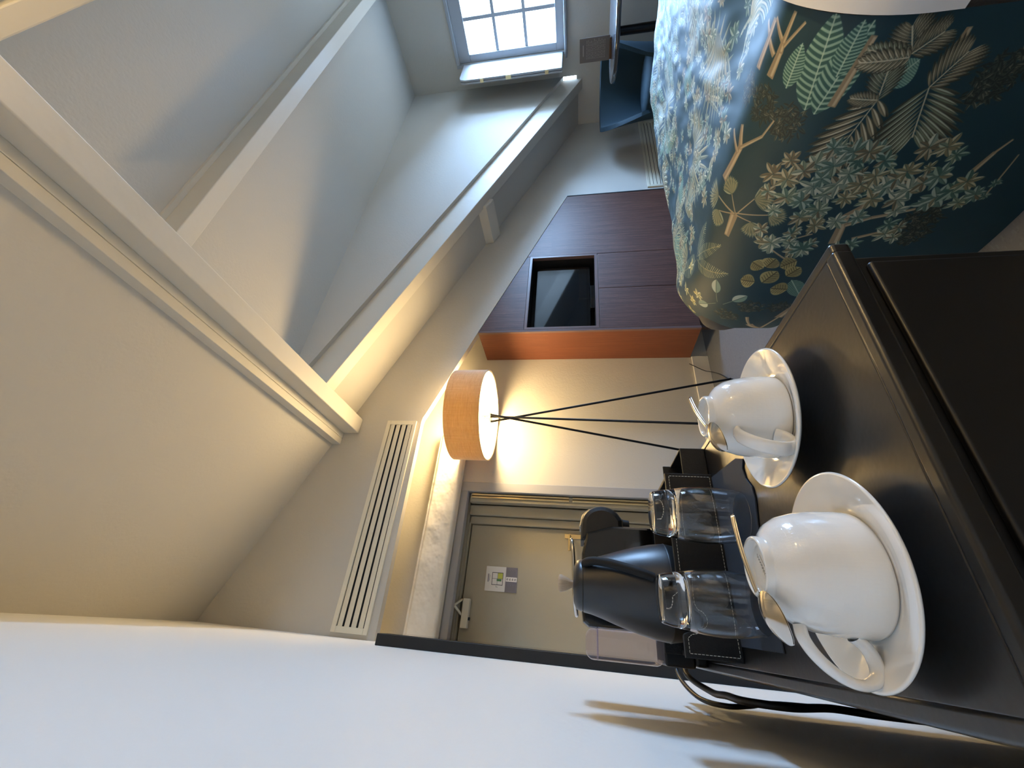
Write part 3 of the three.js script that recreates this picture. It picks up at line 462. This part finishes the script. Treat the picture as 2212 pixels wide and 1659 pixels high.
  each('l', (x, y, an, L, w) => { c.strokeStyle = '#6f7f70'; c.lineWidth = 2; c.beginPath(); c.moveTo(x, y); c.lineTo(x + Math.cos(an) * L * .5, y + Math.sin(an) * L * .5); c.stroke(); leaf(x + Math.cos(an) * L * .42, y + Math.sin(an) * L * .42, an, L * .58, w * 1.2, ['#a9b7aa', '#6d8a80']); });
  each('v', (x, y, an, L, w) => { leaf(x, y, an, L, w * 1.15, ['#a59a68', '#8a8258'], '#3d3a24'); c.save(); c.translate(x, y); c.rotate(an); c.strokeStyle = '#5a5434'; c.lineWidth = 1.6; for (let i = 1; i < 6; i++) for (const s of [1, -1]) { c.beginPath(); c.moveTo(L * i / 7, 0); c.lineTo(L * (i / 7 + .16), s * w * .7); c.stroke(); } c.restore(); });
  for (let i = 0; i < 40; i++) { const A = px(640 + rnd() * 330, -860 + rnd() * 290); rosette(A[0], A[1], 14 + rnd() * 12, PAL, 7); }
  each('r', (x, y, R) => rosette(x, y, R * 1.15, PAL, 8)); each('y', (x, y, R) => rosette(x, y, R, [['#d6cf98', '#a89c5e'], ['#c9c9a8', '#8f8f66']], 6));
}
const PRINT_W = 2048, printTex = ctex(PRINT_W, PRINT_W, (c, w) => print(c, w));
{
  const t = thing('bed', 'double bed with grey upholstered base standing between the cabinet and the window', 'bed', [0, 0, 0]);
  obj('base', bx(1.02, 2.85, .06, .36, -1.22, .78, .03), M.grey, t); obj('mattress', bx(1.06, 2.85, .36, .54, -1.36, .78, .08), M.grey, t);
  for (const [x, z] of [[1.1, -1.1], [2.75, -1.1], [1.1, .65], [2.75, .65]]) obj('leg', rod([x, 0, z], [x, .07, z], .025), M.plastic, t);
  const d = obj('duvet', cloth(.34, 3.35, -1.87, -.345, 236, 160, hemD, .0, wr), std('#ffffff', .62, { map: printTex, side: THREE.DoubleSide })); tag(d, 'dark teal duvet cover printed with palms, trees and leaves, spread over the bed', 'duvet');
  const sh = obj('folded_sheet', cloth(.72, 3.2, -.338, .78, 120, 60, () => .35, .022, (a, b) => .006 * Math.sin(a * 9 + b * 13)), M.sheet); tag(sh, 'plain white turned-down sheet hanging over the side of the bed', 'sheet');
}

// ---------------------------------------------------------------- table, notice stand and chair by the window
{
  const t = thing('round_table', 'small round table with dark pedestal in front of the window', 'table', [3.99, 0, -1.19]);
  obj('table_top', lathe([[0, .718], [.39, .718], [.398, .724], [.40, .735], [.398, .746], [.392, .75], [0, .75]], 96), phys('#3a4148', .16, { clearcoat: .5, clearcoatRoughness: .08 }), t);
  obj('pedestal', rod([.03, .02, -.09], [.03, .72, -.09], .034, .03, 24), M.blackMetal, t);
  obj('foot', lathe([[0, 0], [.24, 0], [.24, .012], [.05, .03], [0, .03]], 48), M.blackMetal, t);
  const txt = ctex(256, 384, (c) => { c.fillStyle = '#57585a'; c.fillRect(0, 0, 256, 384); c.fillStyle = '#8b8c8e'; seed = 3; for (let i = 0; i < 13; i++) for (let x = 36; x < 214;) { const l = 8 + rnd() * 30; c.fillRect(x, 90 + i * 19, l, 5); x += l + 7; } c.fillRect(70, 40, 116, 12); });
  const s = thing('notice_stand', 'upright information card in a stand on the round table', 'sign', [4.02, .75, -1.375], -Math.PI / 2 + .05);
  const g = new THREE.BoxGeometry(.16, .235, .004); g.translate(0, .128, 0); obj('card', g, std('#ffffff', .4, { map: txt }), s); obj('stand', bx(-.07, .07, 0, .014, -.025, .025, .003), std('#4a3324', .5), s);
}
{ // tub chair: a shell swept round the seat, its arms falling in a hollow curve to the front
  const t = thing('tub_chair', 'teal upholstered tub chair standing behind the round table', 'chair', [4.45, 0, -1.83], 0);
  const N = 64, K = 20, a1 = 2.35, rings = (off) => { const out = []; for (let i = 0; i <= N; i++) { const a = -a1 + 2 * a1 * i / N, e = Math.max(0, (Math.abs(a) / a1 - .62) / .38), top = .795 - .36 * Math.pow(e, 1.7); for (let k = 0; k <= K; k++) { const v = k / K, y = .28 + (top - .28) * v, r = (.29 + .075 * Math.pow(v, 1.5) * (1 - e * .5)) - off; out.push([r * Math.cos(a + .32), y - (k === K ? off * .2 : 0), -r * 1.0 * Math.sin(a + .32)]); } } return out; };
  const O = rings(0), I = rings(.04), pos = [...O, ...I].flat(), idx = [], S = (N + 1) * (K + 1);
  for (let i = 0; i < N; i++) for (let k = 0; k < K; k++) { const p = i * (K + 1) + k, q = p + K + 1; idx.push(p, q, p + 1, q, q + 1, p + 1, S + p, S + p + 1, S + q, S + q, S + p + 1, S + q + 1); }
  for (let i = 0; i < N; i++) { const p = i * (K + 1) + K, q = p + K + 1; idx.push(p, q, S + p, q, S + q, S + p); }
  for (const i of [0, N]) for (let k = 0; k < K; k++) { const p = i * (K + 1) + k; i ? idx.push(p, S + p, p + 1, S + p, S + p + 1, p + 1) : idx.push(p, p + 1, S + p, p + 1, S + p + 1, S + p); }
  const g = new THREE.BufferGeometry(); g.setAttribute('position', new THREE.Float32BufferAttribute(pos, 3)); g.setAttribute('uv', new THREE.Float32BufferAttribute(pos.filter((_, i) => i % 3 < 2), 2)); g.setIndex(idx);
  obj('backrest', toCreasedNormals(g, .9), M.teal, t);
  obj('seat', lathe([[0, .28], [.24, .28], [.262, .31], [.265, .36], [.25, .395], [.19, .41], [0, .41]], 48), M.teal, t);
  for (const a of [.8, 2.37, 3.94, 5.5]) obj('leg', rod([.24 * Math.cos(a), 0, .24 * Math.sin(a)], [.19 * Math.cos(a), .3, .19 * Math.sin(a)], .011, .014), M.blackMetal, t);
}
{ // bedside wall lamp on the near wall, behind the camera: its warm light shows on the cups, the near rafter and the ceiling
  const t = thing('wall_lamp', 'small brass wall lamp with cream drum shade on the near wall above the bed head', 'lamp', [1.35, 1.72, ZF]);
  obj('wall_plate', rod([0, -.06, -.012], [0, -.06, 0], .04), M.brass, t);
  obj('arm', tube([[0, -.06, -.01], [0, -.07, -.10], [0, -.05, -.15], [0, .0, -.16]], .006), M.brass, t);
  obj('shade', lathe([[.085, -.06], [.0865, -.06], [.0765, .08], [.075, .08], [.085, -.06]], 64).translate(0, .04, -.16), phys('#f0dfbd', .95, { transmission: .55, thickness: 0, side: THREE.DoubleSide }), t);
  obj('bulb', new THREE.SphereGeometry(.028, 20, 14), new THREE.MeshStandardMaterial({ color: '#fff2d8', emissive: LAMP_COLOR, emissiveIntensity: 8 }), t, [0, .05, -.16]);
  const pl = new THREE.PointLight(LAMP_COLOR, BEDSIDE_POWER); pl.castShadow = true; pl.shadow.radius = 1.5; pl.position.set(0, .05, -.16); t.add(pl);
}
renderer.render(scene, camera);
